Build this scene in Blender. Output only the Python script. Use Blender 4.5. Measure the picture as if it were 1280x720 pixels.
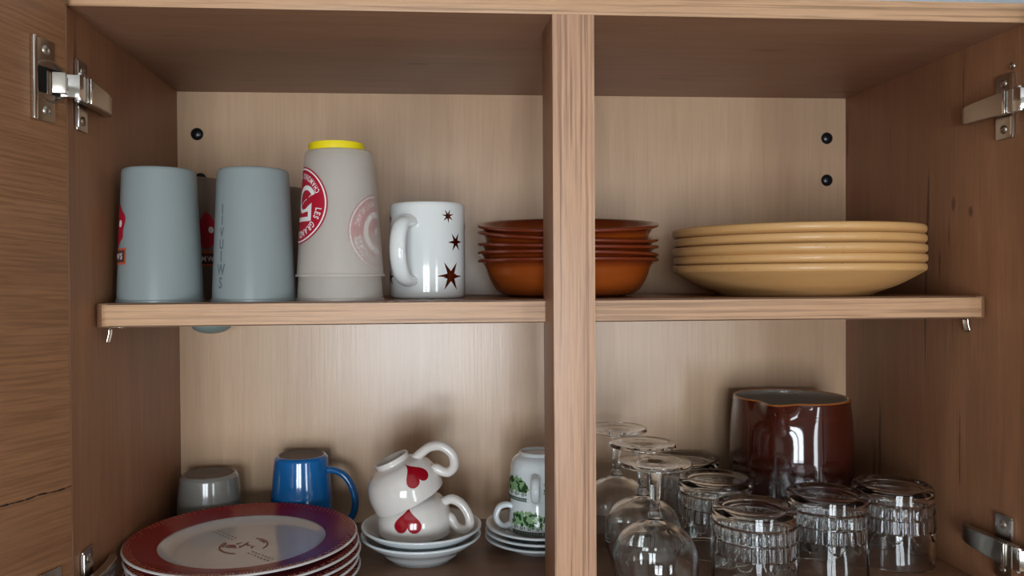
import bpy, bmesh, math, random
from mathutils import Matrix, Vector
for o in list(bpy.data.objects): bpy.data.objects.remove(o, do_unlink=True)
sc = bpy.context.scene
C = sc.collection
PI = math.pi
R = math.radians
Z0 = 1.45            # height of the cabinet's inner floor above the room floor

# ---------------------------------------------------------------- camera
cam_d = bpy.data.cameras.new('camera'); cam = bpy.data.objects.new('camera', cam_d); C.objects.link(cam)
yaw, pitch, roll = .0735, -.0126, -.0066
fw = Vector((math.sin(yaw)*math.cos(pitch), math.cos(yaw)*math.cos(pitch), math.sin(pitch)))
r0 = Vector((math.cos(yaw), -math.sin(yaw), 0)); u0 = r0.cross(fw)
rt = math.cos(roll)*r0 + math.sin(roll)*u0; up = -math.sin(roll)*r0 + math.cos(roll)*u0
m = Matrix.Identity(4)
for i in range(3): m[i][0] = rt[i]; m[i][1] = up[i]; m[i][2] = -fw[i]
m[0][3], m[1][3], m[2][3] = .2962, -.6998, Z0 + .3103
cam.matrix_world = m
cam_d.sensor_width = 36; cam_d.lens = 988.5/1280*36; cam_d.shift_x = .0359; cam_d.clip_start = .01
sc.camera = cam

# ---------------------------------------------------------------- world, lights, exposure
w = bpy.data.worlds.new('world'); sc.world = w; w.use_nodes = True
w.node_tree.nodes['Background'].inputs[0].default_value = (.62, .74, .90, 1)
w.node_tree.nodes['Background'].inputs[1].default_value = .6
def window_light(x, y, z, sx, sz, e, col, rz=0):
    l = bpy.data.lights.new('window_light', 'AREA'); l.shape = 'RECTANGLE'; l.size = sx; l.size_y = sz
    l.energy = e; l.color = col
    o = bpy.data.objects.new('window_light', l); C.objects.link(o); o.location = (x, y, z)
    o.rotation_euler = (R(90), 0, rz)
    return o
WIN_X, WIN_W, WIN_B, WIN_T, WALL_Y = .02, 1.15, .65, 1.90, -3.1
window_light(WIN_X, WALL_Y - .12, (WIN_B + WIN_T)/2, WIN_W, WIN_T - WIN_B, 66, (.86, .94, 1.0))
WIN2_X0, WIN2_X1 = 1.65, 2.20
window_light((WIN2_X0 + WIN2_X1)/2, WALL_Y - .12, (WIN_B + WIN_T)/2, WIN2_X1 - WIN2_X0, WIN_T - WIN_B, 20, (.86, .94, 1.0))
sc.view_settings.view_transform = 'Standard'; sc.view_settings.look = 'None'
sc.view_settings.gamma = 1; sc.view_settings.use_curve_mapping = False
sc.view_settings.exposure = .30
sc.cycles.transmission_bounces = 16; sc.cycles.max_bounces = 18; sc.cycles.transparent_max_bounces = 16

# ---------------------------------------------------------------- materials
def lin(r, g, b):
    f = lambda c: (c/255/12.92) if c <= 10 else ((c/255 + .055)/1.055)**2.4
    return (f(r), f(g), f(b), 1)
def mat(name, col, rough=.5, metal=0, coat=0, trans=0, ior=1.45, bump=0, bscale=60, spec=.5, var=0):
    m = bpy.data.materials.new(name); m.use_nodes = True; nt = m.node_tree
    b = nt.nodes['Principled BSDF']
    b.inputs['Base Color'].default_value = col; b.inputs['Roughness'].default_value = rough
    b.inputs['Metallic'].default_value = metal; b.inputs['Coat Weight'].default_value = coat
    b.inputs['Coat Roughness'].default_value = .04
    b.inputs['Transmission Weight'].default_value = trans; b.inputs['IOR'].default_value = ior
    b.inputs['Specular IOR Level'].default_value = spec
    if bump or var:
        tc = nt.nodes.new('ShaderNodeTexCoord'); n = nt.nodes.new('ShaderNodeTexNoise')
        n.inputs['Scale'].default_value = bscale; n.inputs['Detail'].default_value = 5
        nt.links.new(tc.outputs['Object'], n.inputs['Vector'])
        if bump:
            bp = nt.nodes.new('ShaderNodeBump'); bp.inputs['Strength'].default_value = bump; bp.inputs['Distance'].default_value = .002
            nt.links.new(n.outputs['Fac'], bp.inputs['Height']); nt.links.new(bp.outputs['Normal'], b.inputs['Normal'])
        if var:
            mx = nt.nodes.new('ShaderNodeMix'); mx.data_type = 'RGBA'
            mx.inputs[6].default_value = tuple(c*(1 - var) for c in col[:3]) + (1,)
            mx.inputs[7].default_value = tuple(min(1, c*(1 + var)) for c in col[:3]) + (1,)
            nt.links.new(n.outputs['Fac'], mx.inputs[0]); nt.links.new(mx.outputs[2], b.inputs['Base Color'])
    return m

class NT:
    def __init__(s, m): s.nt = m.node_tree
    def n(s, t, **kw):
        x = s.nt.nodes.new(t)
        for k, v in kw.items(): setattr(x, k, v)
        return x
    def l(s, a, b): s.nt.links.new(a, b)
    def math(s, op, a, b=None, clamp=False):
        x = s.n('ShaderNodeMath', operation=op); x.use_clamp = clamp
        for i, v in enumerate((a, b)):
            if v is None: continue
            if isinstance(v, (int, float)): x.inputs[i].default_value = v
            else: s.l(v, x.inputs[i])
        return x.outputs[0]
    def noise(s, vec, scale, detail=4, rough=.6, mapscale=None, loc=(0, 0, 0), rot=(0, 0, 0), distort=0):
        if mapscale:
            mp = s.n('ShaderNodeMapping'); mp.inputs['Scale'].default_value = mapscale
            mp.inputs['Location'].default_value = loc; mp.inputs['Rotation'].default_value = rot
            s.l(vec, mp.inputs['Vector']); vec = mp.outputs[0]
        x = s.n('ShaderNodeTexNoise'); x.inputs['Scale'].default_value = scale; x.inputs['Detail'].default_value = detail
        x.inputs['Roughness'].default_value = rough; x.inputs['Distortion'].default_value = distort; s.l(vec, x.inputs['Vector'])
        return x.outputs['Fac']
    def ramp(s, fac, stops):
        x = s.n('ShaderNodeValToRGB'); e = x.color_ramp.elements
        while len(e) < len(stops): e.new(.5)
        for i, (p, c) in enumerate(stops): e[i].position = p; e[i].color = c if len(c) == 4 else tuple(c) + (1,)
        s.l(fac, x.inputs[0]); return x.outputs[0]
    def mix(s, fac, a, b):
        x = s.n('ShaderNodeMix', data_type='RGBA')
        for i, v in ((0, fac), (6, a), (7, b)):
            if isinstance(v, (int, float)): x.inputs[i].default_value = v
            elif isinstance(v, tuple): x.inputs[i].default_value = v
            else: s.l(v, x.inputs[i])
        return x.outputs[2]

def wood(name, light, dark, axis, rough=.42, streak=.5, crack=0, cw=0, lines=0, bump=.15, tilt=0, spec=.5, marks=(), seed=0, pores=.5):
    """procedural oak laminate; axis 0/2 = direction of the grain; marks = (x,y,z,rx,ry,rz) knots or splits of their own shape"""
    m = bpy.data.materials.new(name); m.use_nodes = True; q = NT(m)
    b = m.node_tree.nodes['Principled BSDF']
    tc = q.n('ShaderNodeTexCoord'); vec = tc.outputs['Object']
    if tilt:
        mp = q.n('ShaderNodeMapping'); mp.inputs['Rotation'].default_value = (0, tilt, 0); q.l(vec, mp.inputs[0]); vec = mp.outputs[0]
    def ms(a, bb):       # a along the grain, bb across it
        return (a, bb, bb) if axis == 0 else (bb, bb, a)
    big = q.noise(vec, 1, 4, .55, ms(1.3, 9), (seed, seed*1.7, 3), distort=.4)
    fine = q.noise(vec, 1, 3, .6, ms(14, 420), (3, seed, 1))
    mid = q.noise(vec, 1, 5, .6, ms(5, 60), (seed, 5, 1), distort=.6)
    f = q.math('ADD', q.math('MULTIPLY', big, .55), q.math('MULTIPLY', mid, .45))
    col = q.ramp(f, [(.5 - .22, dark), (.5 + .22, light)])
    dk = tuple(c*.62 for c in dark[:3]) + (1,)
    fm = q.ramp(fine, [(.40, (1, 1, 1)), (.56, (0, 0, 0))])
    col = q.mix(q.math('MULTIPLY', fm, pores*.5), col, dk)
    if lines:
        ln = q.noise(vec, 1, 3, .65, ms(2.6, lines), (9, 2, seed), distort=.08)
        lm = q.ramp(q.math('ADD', ln, q.math('MULTIPLY', q.math('SUBTRACT', fine, .5), .12)), [(.40, (1, 1, 1)), (.49, (0, 0, 0))])
        lw = q.noise(vec, 1, 2, .5, ms(6, 140), (4, 4, seed))
        col = q.mix(q.math('MULTIPLY', q.math('MULTIPLY', lm, streak), q.ramp(lw, [(.35, (1, 1, 1)), (.65, (.5, .5, .5))])), col, dk)
    if crack:
        ck = q.noise(vec, 1, 5, .62, ms(3.2, 46), (seed*2.3, 7, 2), distort=.5)
        cm = q.ramp(ck, [(.275 + cw, (1, 1, 1)), (.325 + cw, (0, 0, 0))])
        col = q.mix(q.math('MULTIPLY', cm, crack), col, tuple(c*.22 for c in dark[:3]) + (1,))
    for (x, y, z, rx, ry, rz) in marks:
        mp = q.n('ShaderNodeMapping'); mp.vector_type = 'POINT'
        mp.inputs['Location'].default_value = (-x/rx, -y/ry, -z/rz); mp.inputs['Scale'].default_value = (1/rx, 1/ry, 1/rz)
        wn = q.n('ShaderNodeTexNoise'); wn.inputs['Scale'].default_value = 90; q.l(tc.outputs['Object'], wn.inputs['Vector'])
        q.l(tc.outputs['Object'], mp.inputs[0])
        ln_ = q.n('ShaderNodeVectorMath', operation='LENGTH'); q.l(mp.outputs[0], ln_.inputs[0])
        d = q.math('ADD', ln_.outputs['Value'], q.math('MULTIPLY', q.math('SUBTRACT', wn.outputs['Fac'], .5), 1.1))
        k = q.ramp(d, [(.55, (1, 1, 1)), (1.0, (0, 0, 0))])
        col = q.mix(q.math('MULTIPLY', k, .65), col, tuple(c*.28 for c in dark[:3]) + (1,))
    q.l(col, b.inputs['Base Color'])
    b.inputs['Roughness'].default_value = rough; b.inputs['Specular IOR Level'].default_value = spec
    bp = q.n('ShaderNodeBump'); bp.inputs['Strength'].default_value = bump; bp.inputs['Distance'].default_value = .0012
    hh = q.math('ADD', fine, q.math('MULTIPLY', mid, .8))
    q.l(hh, bp.inputs['Height']); q.l(bp.outputs['Normal'], b.inputs['Normal'])
    return m

M = {}
M['side_l'] = wood('side_wood_left', lin(170, 120, 86), lin(132, 90, 63), 2, rough=.5, crack=.6, cw=.02, seed=2, pores=.4)
M['side_r'] = wood('side_wood_right', lin(170, 120, 86), lin(132, 90, 63), 2, rough=.5, crack=.8, cw=.03, seed=5, pores=.4,
    marks=[(.864, .100, .385, .01, .0035, .009), (.864, .122, .322, .01, .0016, .022), (.864, .107, .355, .01, .0015, .02), (.864, .074, .375, .01, .0035, .007), (.864, .09, .125, .01, .0013, .05),
           (.864, .085, .50, .01, .001, .04)])
M['top'] = wood('top_wood', lin(166, 124, 96), lin(136, 98, 74), 0, rough=.5, crack=.6, seed=7, pores=.35,
    marks=[(.30, .17, .545, .014, .003, .01), (.66, .10, .545, .02, .002, .01), (.60, .22, .545, .03, .002, .01), (.1, .25, .545, .02, .002, .01)])
M['bottom'] = wood('bottom_wood', lin(150, 110, 84), lin(112, 78, 58), 0, rough=.4, seed=11)
M['back'] = wood('back_wood', lin(210, 178, 146), lin(188, 152, 122), 2, rough=.33, seed=4, pores=.25, bump=.10, spec=.85)
M['edge_x'] = wood('edge_wood_horizontal', lin(214, 172, 134), lin(186, 142, 106), 0, rough=.42, streak=.95, lines=260, seed=3, bump=.3)
M['edge_z'] = wood('edge_wood_vertical', lin(206, 164, 132), lin(178, 134, 106), 2, rough=.42, streak=.95, lines=260, seed=8, bump=.3)
M['shelf'] = wood('shelf_wood', lin(150, 108, 80), lin(118, 82, 60), 0, rough=.4, seed=9)
M['post'] = wood('post_wood', lin(164, 118, 88), lin(144, 100, 74), 2, rough=.45, seed=10, pores=.3)
M['door'] = wood('door_wood', lin(176, 126, 88), lin(134, 92, 62), 0, rough=.5, crack=.6, cw=.03, seed=6, pores=.9, bump=.8, tilt=R(2))
M['steel'] = mat('nickel_steel', lin(190, 182, 172), .28, 1, bump=.05, bscale=300)
M['chrome'] = mat('polished_chrome', lin(225, 222, 218), .12, 1)
M['recess_shade'] = mat('recess_shade', lin(18, 18, 20), .35)
M['black_cap'] = mat('black_cap_plastic', lin(16, 20, 24), .3, coat=.3)
M['grey_cap'] = mat('grey_green_plastic', lin(120, 136, 130), .35)
M['white_gloss'] = mat('white_glazed_ceramic', lin(226, 228, 226), .12, coat=.6, var=.02, bscale=20)
M['cream_gloss'] = mat('ivory_glazed_ceramic', lin(216, 210, 204), .16, coat=.6, var=.03, bscale=30)
M['porcelain'] = mat('cool_white_porcelain', lin(214, 220, 222), .12, coat=.6)
M['blue'] = mat('blue_glaze', lin(14, 100, 166), .12, coat=.8, var=.06, bscale=40)
M['grey_mug'] = mat('grey_glaze', lin(132, 130, 124), .16, coat=.6, var=.06, bscale=40)
M['raw_rim'] = mat('unglazed_base', lin(120, 112, 106), .6, var=.1, bscale=90)
M['heart'] = mat('red_heart_print', lin(150, 10, 28), .15, coat=.7)
M['copper'] = mat('copper_foil', lin(150, 84, 58), .22, 1)
M['terra'] = None
M['yellow_plastic'] = mat('yellow_plastic', lin(236, 214, 24), .4)
M['mark_red'] = mat('red_print', lin(172, 14, 44), .4)
M['mark_white'] = mat('white_print', lin(232, 224, 224), .4)
M['mark_grey'] = mat('grey_print', lin(96, 110, 114), .5)
M['mark_orange'] = mat('orange_print', lin(196, 92, 62), .5)
M['mark_dark'] = mat('dark_print', lin(84, 56, 54), .5)
M['green_dark'] = mat('dark_green_print', lin(36, 70, 38), .2, coat=.5)
M['green_mid'] = mat('leaf_green_print', lin(128, 162, 116), .2, coat=.5)
M['grey_print'] = mat('grey_green_print', lin(132, 148, 136), .2, coat=.5)
M['plate_white'] = mat('plate_white_glaze', lin(212, 208, 206), .14, coat=.5)
M['plate_red'] = mat('plate_red_glaze', lin(150, 14, 30), .16, coat=.6)
M['gold'] = mat('gold_dots', lin(236, 168, 112), .4)
M['brown_print'] = mat('brown_red_print', lin(146, 62, 50), .3)
M['black_print'] = mat('black_dots', lin(50, 34, 34), .3)
M['wall'] = mat('painted_wall', lin(188, 198, 206), .8, bump=.1, bscale=40)
M['room_wall'] = mat('room_paint', lin(206, 200, 190), .85, bump=.1, bscale=40)
M['ceil'] = mat('ceiling_paint', lin(228, 228, 226), .9, bump=.05)
M['floor'] = wood('floor_wood', lin(150, 120, 92), lin(120, 92, 68), 0, rough=.4, seed=13)
M['frame_white'] = mat('window_frame_paint', lin(232, 232, 230), .4)
M['glass'] = mat('clear_glass', (.985, .995, .99, 1), .0, trans=1, ior=1.47)

def glaze(name, a, b, rim, rimz0, rimz1, rough=.2, rings=0, speck=0, coat=.5):
    """ceramic glaze: body colour between a and b, another colour towards the lip (by local height)"""
    m = bpy.data.materials.new(name); m.use_nodes = True; q = NT(m); bs = m.node_tree.nodes['Principled BSDF']
    tc = q.n('ShaderNodeTexCoord'); sp = q.n('ShaderNodeSeparateXYZ'); q.l(tc.outputs['Object'], sp.inputs[0])
    n = q.noise(tc.outputs['Object'], 1, 4, .6, (12, 12, 90))
    col = q.mix(n, a, b)
    if rim:
        k = q.math('DIVIDE', q.math('SUBTRACT', sp.outputs['Z'], rimz0), rimz1 - rimz0, True)
        k = q.math('ADD', k, q.math('MULTIPLY', q.math('SUBTRACT', q.noise(tc.outputs['Object'], 30), .5), .5), True)
        col = q.mix(k, col, rim)
    if speck:
        s_ = q.noise(tc.outputs['Object'], 260, 2)
        col = q.mix(q.ramp(s_, [(.70, (0, 0, 0)), (.76, (1, 1, 1))]), col, tuple(c*.45 for c in a[:3]) + (1,))
    q.l(col, bs.inputs['Base Color']); bs.inputs['Roughness'].default_value = rough
    bs.inputs['Coat Weight'].default_value = coat; bs.inputs['Coat Roughness'].default_value = .08
    bp = q.n('ShaderNodeBump'); bp.inputs['Strength'].default_value = .12; bp.inputs['Distance'].default_value = .002
    q.l(q.noise(tc.outputs['Object'], 1, 3, .5, (20, 20, 160)), bp.inputs['Height']); q.l(bp.outputs['Normal'], bs.inputs['Normal'])
    return m
M['terra'] = glaze('terracotta_glaze', lin(160, 78, 24), lin(134, 58, 16), lin(108, 38, 16), .030, .040, .22)
M['sand'] = glaze('sand_yellow_glaze', lin(212, 166, 110), lin(198, 150, 94), None, 0, 1, .42, speck=1, coat=.15)
M['jug'] = glaze('brown_jug_glaze', lin(78, 26, 12), lin(46, 14, 8), lin(40, 11, 7), .15, .06, .07)
M['jug_in'] = mat('jug_grey_inside', lin(176, 166, 154), .3, coat=.4)
M['jug_rim'] = mat('jug_tan_lip', lin(168, 100, 48), .25, coat=.4)

def frosted(name, col, see=.12, rough=.38, trl=.35):
    m = bpy.data.materials.new(name); m.use_nodes = True; q = NT(m); nt = m.node_tree
    out = nt.nodes['Material Output']; b = nt.nodes['Principled BSDF']
    b.inputs['Base Color'].default_value = col; b.inputs['Roughness'].default_value = rough
    t = q.n('ShaderNodeBsdfTranslucent'); t.inputs[0].default_value = col
    x = q.n('ShaderNodeMixShader'); x.inputs[0].default_value = trl; q.l(b.outputs[0], x.inputs[1]); q.l(t.outputs[0], x.inputs[2])
    tr = q.n('ShaderNodeBsdfTransparent'); y = q.n('ShaderNodeMixShader'); y.inputs[0].default_value = see
    q.l(x.outputs[0], y.inputs[1]); q.l(tr.outputs[0], y.inputs[2]); q.l(y.outputs[0], out.inputs[0])
    return m
M['frost_blue'] = frosted('frosted_blue_grey_plastic', lin(172, 183, 184), .10, .27)
M['frost_shade'] = frosted('frosted_shaded_plastic', lin(160, 142, 130), .2, .4)  # back-row shade and warm show-through put into the base colour
M['frost_warm'] = frosted('frosted_clear_plastic', lin(228, 220, 212), .5, .4, .3)

# ---------------------------------------------------------------- mesh helpers
def link(name, me, m, parent=None, loc=(0, 0, 0), rot=(0, 0, 0), smooth=True):
    if m: me.materials.append(m)
    if smooth: 
        for p in me.polygons: p.use_smooth = True
    o = bpy.data.objects.new(name, me); C.objects.link(o)
    o.location = loc; o.rotation_euler = rot
    if parent: o.parent = parent
    return o
def mesh(v, f, fix=True, sharp=None):
    me = bpy.data.meshes.new('m'); me.from_pydata([tuple(p) for p in v], [], f)
    if fix:
        b = bmesh.new(); b.from_mesh(me); bmesh.ops.remove_doubles(b, verts=b.verts, dist=1e-6)
        bmesh.ops.recalc_face_normals(b, faces=b.faces); b.to_mesh(me); b.free()
    me.update()
    return me
def auto(me, ang=35):
    for p in me.polygons: p.use_smooth = True
    b = bmesh.new(); b.from_mesh(me)
    for e in b.edges:
        if len(e.link_faces) == 2 and e.calc_face_angle(0) > R(ang): e.smooth = False
    b.to_mesh(me); b.free(); return me
def box_me(x0, x1, y0, y1, z0, z1, bev=.0008, seg=2, vert_r=0):
    b = bmesh.new(); bmesh.ops.create_cube(b, size=1)
    for v in b.verts:
        v.co = Vector(((x0 + x1)/2 + v.co.x*(x1 - x0), (y0 + y1)/2 + v.co.y*(y1 - y0), (z0 + z1)/2 + v.co.z*(z1 - z0)))
    if bev: bmesh.ops.bevel(b, geom=list(b.edges), offset=bev, segments=seg, affect='EDGES', profile=.6)
    me = bpy.data.meshes.new('m'); b.to_mesh(me); b.free(); return auto(me, 50)
def box(name, x0, x1, y0, y1, z0, z1, m, parent=None, bev=.0008, **k):
    return link(name, box_me(x0, x1, y0, y1, z0, z1, bev), m, parent, smooth=False, **k)
def merge(mes):
    b = bmesh.new()
    for me in mes: b.from_mesh(me)
    me = bpy.data.meshes.new('m'); b.to_mesh(me); b.free(); return me
def xform(me, mx): me.transform(mx); return me
def lathe(prof, seg=72, rfun=None, closed=False):
    """prof: list of (r, z). r==0 ends are closed to a point"""
    v, rings = [], []
    for (r, z) in prof:
        if r < 1e-6: rings.append([len(v)]); v.append((0, 0, z)); continue
        ring = []
        for i in range(seg):
            t = 2*PI*i/seg; rr = r if rfun is None else rfun(r, z, t)
            ring.append(len(v)); v.append((rr*math.cos(t), rr*math.sin(t), z))
        rings.append(ring)
    f = []
    n = len(rings)
    for k in range(n if closed else n - 1):
        a, b = rings[k], rings[(k + 1) % n]
        for i in range(seg):
            j = (i + 1) % seg
            if len(a) == 1 and len(b) == 1: continue
            if len(a) == 1: f.append((a[0], b[i], b[j]))
            elif len(b) == 1: f.append((a[i], a[j], b[0]))
            else: f.append((a[i], a[j], b[j], b[i]))
    return mesh(v, f)
def smooth_prof(pts, n=4):
    """Catmull-Rom through (r,z) points"""
    out = []
    P = [pts[0]] + list(pts) + [pts[-1]]
    for i in range(1, len(P) - 2):
        for k in range(n):
            t = k/n; q = []
            for d in (0, 1):
                a, b, c, e = P[i-1][d], P[i][d], P[i+1][d], P[i+2][d]
                q.append(.5*((2*b) + (-a + c)*t + (2*a - 5*b + 4*c - e)*t*t + (-a + 3*b - 3*c + e)*t**3))
            out.append((max(q[0], 0), q[1]))
    out.append(pts[-1]); return out
def spline3(pts, n=8):
    out = []; P = [pts[0]] + list(pts) + [pts[-1]]
    for i in range(1, len(P) - 2):
        for k in range(n):
            t = k/n
            out.append([.5*((2*P[i][d]) + (-P[i-1][d] + P[i+1][d])*t + (2*P[i-1][d] - 5*P[i][d] + 4*P[i+1][d] - P[i+2][d])*t*t + (-P[i-1][d] + 3*P[i][d] - 3*P[i+1][d] + P[i+2][d])*t**3) for d in range(len(pts[0]))])
    out.append(list(pts[-1])); return out
def tube(pts, ra, rb, side=(0, 1, 0), seg=16, n=8):
    """swept handle; ra = half width along `side`, rb = half thickness; pts (x,y,z[,k])"""
    P = spline3(pts, n) if n else pts; side = Vector(side).normalized()
    v, f = [], []
    for i, p in enumerate(P):
        a = Vector(P[max(i-1, 0)][:3]); b = Vector(P[min(i+1, len(P)-1)][:3]); t = (b - a).normalized()
        nn = t.cross(side).normalized(); k = p[3] if len(p) > 3 else 1
        for j in range(seg):
            q = 2*PI*j/seg
            v.append(Vector(p[:3]) + side*(math.cos(q)*ra*k) + nn*(math.sin(q)*rb*k))
    for i in range(len(P) - 1):
        for j in range(seg):
            k = (j + 1) % seg
            f.append((i*seg + j, i*seg + k, (i+1)*seg + k, (i+1)*seg + j))
    f.append(tuple(range(seg))[::-1]); f.append(tuple((len(P)-1)*seg + j for j in range(seg)))
    return mesh(v, f)
def root(name, label, cat, loc, group=None, rot=(0, 0, 0)):
    o = bpy.data.objects.new(name, None); C.objects.link(o); o.empty_display_size = .02
    o.location = (loc[0], loc[1], Z0 + loc[2]); o.rotation_euler = rot; o['label'] = label; o['category'] = cat
    if group: o['group'] = group
    return o
def tag(o, label, cat, group=None):
    o['label'] = label; o['category'] = cat
    if group: o['group'] = group
    return o
def dup(src, loc, label, rot=None):
    r = src.copy(); C.objects.link(r); r.location = (loc[0], loc[1], Z0 + loc[2]); r['label'] = label
    if rot is not None: r.rotation_euler = rot
    for ch in list(src.children):
        c = ch.copy(); C.objects.link(c); c.parent = r
        for g in ch.children:
            d = g.copy(); C.objects.link(d); d.parent = c
    return r
# --- prints wrapped on a surface of revolution
def rad_at(prof, z):
    """outer radius of an outline (list of r,z, monotone in z) at height z"""
    P = sorted(prof, key=lambda p: p[1])
    if z <= P[0][1]: return P[0][0]
    for a, b in zip(P, P[1:]):
        if z <= b[1]: return a[0] + (b[0] - a[0])*(z - a[1])/max(b[1] - a[1], 1e-9)
    return P[-1][0]
def wrap(v2, prof, phi, z0, off=.0003):
    out = []
    rm = rad_at(prof, z0)
    for (a, b) in v2:
        z = z0 + b; r = rad_at(prof, z) + off; t = phi + a/rm
        out.append((r*math.cos(t), r*math.sin(t), z))
    return out
def fan(outline, rings=5, c=(0, 0)):
    v, f = [c], []; n = len(outline)
    for k in range(1, rings + 1):
        for (a, b) in outline: v.append((c[0] + (a - c[0])*k/rings, c[1] + (b - c[1])*k/rings))
    for i in range(n): f.append((0, 1 + i, 1 + (i+1) % n))
    for k in range(rings - 1):
        for i in range(n):
            j = (i+1) % n; a = 1 + k*n; b = a + n
            f.append((a + i, a + j, b + j, b + i)[::-1])
    return v, f
def circle(r, n=48, c=(0, 0), ry=None): return [(c[0] + r*math.cos(2*PI*i/n), c[1] + (ry or r)*math.sin(2*PI*i/n)) for i in range(n)]
def star(ro, ri, n, a0=0): return [((ro if i % 2 == 0 else ri)*math.cos(a0 + PI*i/n), (ro if i % 2 == 0 else ri)*math.sin(a0 + PI*i/n)) for i in range(2*n)]
def heart(s, rot=0):
    out = []
    for i in range(64):
        t = 2*PI*i/64; x = 16*math.sin(t)**3; y = 13*math.cos(t) - 5*math.cos(2*t) - 2*math.cos(3*t) - math.cos(4*t)
        x *= s/17; y = (y + 2)*s/17; out.append((x*math.cos(rot) - y*math.sin(rot), x*math.sin(rot) + y*math.cos(rot)))
    return out
def band(r0, r1, a0, a1, n=40, c=(0, 0)):
    v, f = [], []
    for i in range(n + 1):
        t = a0 + (a1 - a0)*i/n
        v += [(c[0] + r0*math.cos(t), c[1] + r0*math.sin(t)), (c[0] + r1*math.cos(t), c[1] + r1*math.sin(t))]
    for i in range(n): f.append((2*i, 2*i+1, 2*i+3, 2*i+2))
    return v, f
def rect(x0, x1, y0, y1, n=6):
    v, f = [], []
    for i in range(n + 1):
        x = x0 + (x1 - x0)*i/n; v += [(x, y0), (x, y1)]
    for i in range(n): f.append((2*i, 2*i+2, 2*i+3, 2*i+1))
    return v, f
_glyph = {}
def glyph(ch, size):
    if ch not in _glyph:
        cu = bpy.data.curves.new('t', 'FONT'); cu.body = ch; cu.size = 1; cu.resolution_u = 3; cu.align_x = 'CENTER'; cu.offset = .022
        o = bpy.data.objects.new('t', cu); C.objects.link(o); dg = bpy.context.evaluated_depsgraph_get()
        me = bpy.data.meshes.new_from_object(o.evaluated_get(dg)); 
        v = [(p.co.x, p.co.y) for p in me.vertices]; f = [tuple(p.vertices) for p in me.polygons]
        bpy.data.objects.remove(o); bpy.data.curves.remove(cu); bpy.data.meshes.remove(me)
        xs = [a for a, b in v] or [0]; _glyph[ch] = (v, f, max(xs) - min(xs), (max(xs) + min(xs))/2)
    v, f, wd, mid = _glyph[ch]
    return [((a - mid)*size, (b - .35)*size) for a, b in v], f, wd*size
def place2(v, x, y, rot, sx=1, sy=1): return [(x + a*sx*math.cos(rot) - b*sy*math.sin(rot), y + a*sx*math.sin(rot) + b*sy*math.cos(rot)) for a, b in v]
def arc_text(s, size, r, a0, cw, inward, gap=.12, sx=.66):
    """letters along a circle; cw = reading clockwise; inward = tops point to the centre"""
    V, F = [], []; a = a0; sg = -1 if cw else 1
    for ch in s:
        if ch == ' ': a += sg*size*.4/r; continue
        v, f, wd = glyph(ch, size); wd *= sx; a += sg*wd/2/r
        p = place2(v, r*math.cos(a), r*math.sin(a), a + (PI/2 if inward else -PI/2), sx)
        F += [tuple(i + len(V) for i in q) for q in f]; V += p
        a += sg*(wd/2 + size*gap)/r
    return V, F
def join2(items):
    V, F = [], []
    for v, f in items: F += [tuple(i + len(V) for i in q) for q in f]; V += list(v)
    return V, F
def decal(name, items, prof, phi, z0, m, parent, off=.0003, kind=None):
    V, F = join2(items); me = mesh(wrap(V, prof, phi, z0, off), F, fix=False)
    o = link(name, me, m, parent)
    if kind: o['kind'] = kind
    return o

# ---------------------------------------------------------------- the room
def struct(o): o['kind'] = 'structure'; return o
RX0, RX1, WB = -1.7, 2.5, .335
def slab(name, x0, x1, y0, y1, z0, z1, m):
    return struct(link(name, box_me(x0, x1, y0, y1, z0, z1, 0), m, smooth=False))
slab('floor', RX0, RX1, WALL_Y, WB, -.1, 0, M['floor'])
slab('ceiling', RX0, RX1, WALL_Y, WB, 2.5, 2.6, M['ceil'])
slab('wall_back', RX0, RX1, WB, WB + .1, 0, 2.5, M['wall'])
slab('wall_left', RX0 - .1, RX0, WALL_Y, WB, 0, 2.5, M['room_wall'])
slab('wall_right', RX1, RX1 + .1, WALL_Y, WB, 0, 2.5, M['room_wall'])
wx0, wx1 = WIN_X - WIN_W/2, WIN_X + WIN_W/2
fm = merge([box_me(RX0, wx0, WALL_Y - .1, WALL_Y, 0, 2.5, 0), box_me(wx1, WIN2_X0, WALL_Y - .1, WALL_Y, 0, 2.5, 0), box_me(WIN2_X1, RX1, WALL_Y - .1, WALL_Y, 0, 2.5, 0),
            box_me(WIN2_X0, WIN2_X1, WALL_Y - .1, WALL_Y, 0, WIN_B, 0), box_me(WIN2_X0, WIN2_X1, WALL_Y - .1, WALL_Y, WIN_T, 2.5, 0),
            box_me(wx0, wx1, WALL_Y - .1, WALL_Y, 0, WIN_B, 0), box_me(wx0, wx1, WALL_Y - .1, WALL_Y, WIN_T, 2.5, 0)])
struct(link('wall_front', fm, M['room_wall'], smooth=False))
fr = []
for a, b in ((wx0, wx0 + .05), (WIN_X - .05, WIN_X + .05), (wx1 - .05, wx1)): fr.append(box_me(a, b, WALL_Y - .06, WALL_Y - .01, WIN_B, WIN_T, .003))
for a, b in ((WIN_B, WIN_B + .05), (WIN_T - .05, WIN_T)): fr.append(box_me(wx0, wx1, WALL_Y - .06, WALL_Y - .01, a, b, .003))
struct(link('window_1', merge(fr), M['frame_white'], smooth=False))
fr = [box_me(a, b, WALL_Y - .06, WALL_Y - .01, WIN_B, WIN_T, .003) for a, b in ((WIN2_X0, WIN2_X0 + .05), (WIN2_X1 - .05, WIN2_X1))]
fr += [box_me(WIN2_X0, WIN2_X1, WALL_Y - .06, WALL_Y - .01, a, b, .003) for a, b in ((WIN_B, WIN_B + .05), (WIN_T - .05, WIN_T))]
struct(link('window_2', merge(fr), M['frame_white'], smooth=False))

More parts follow.
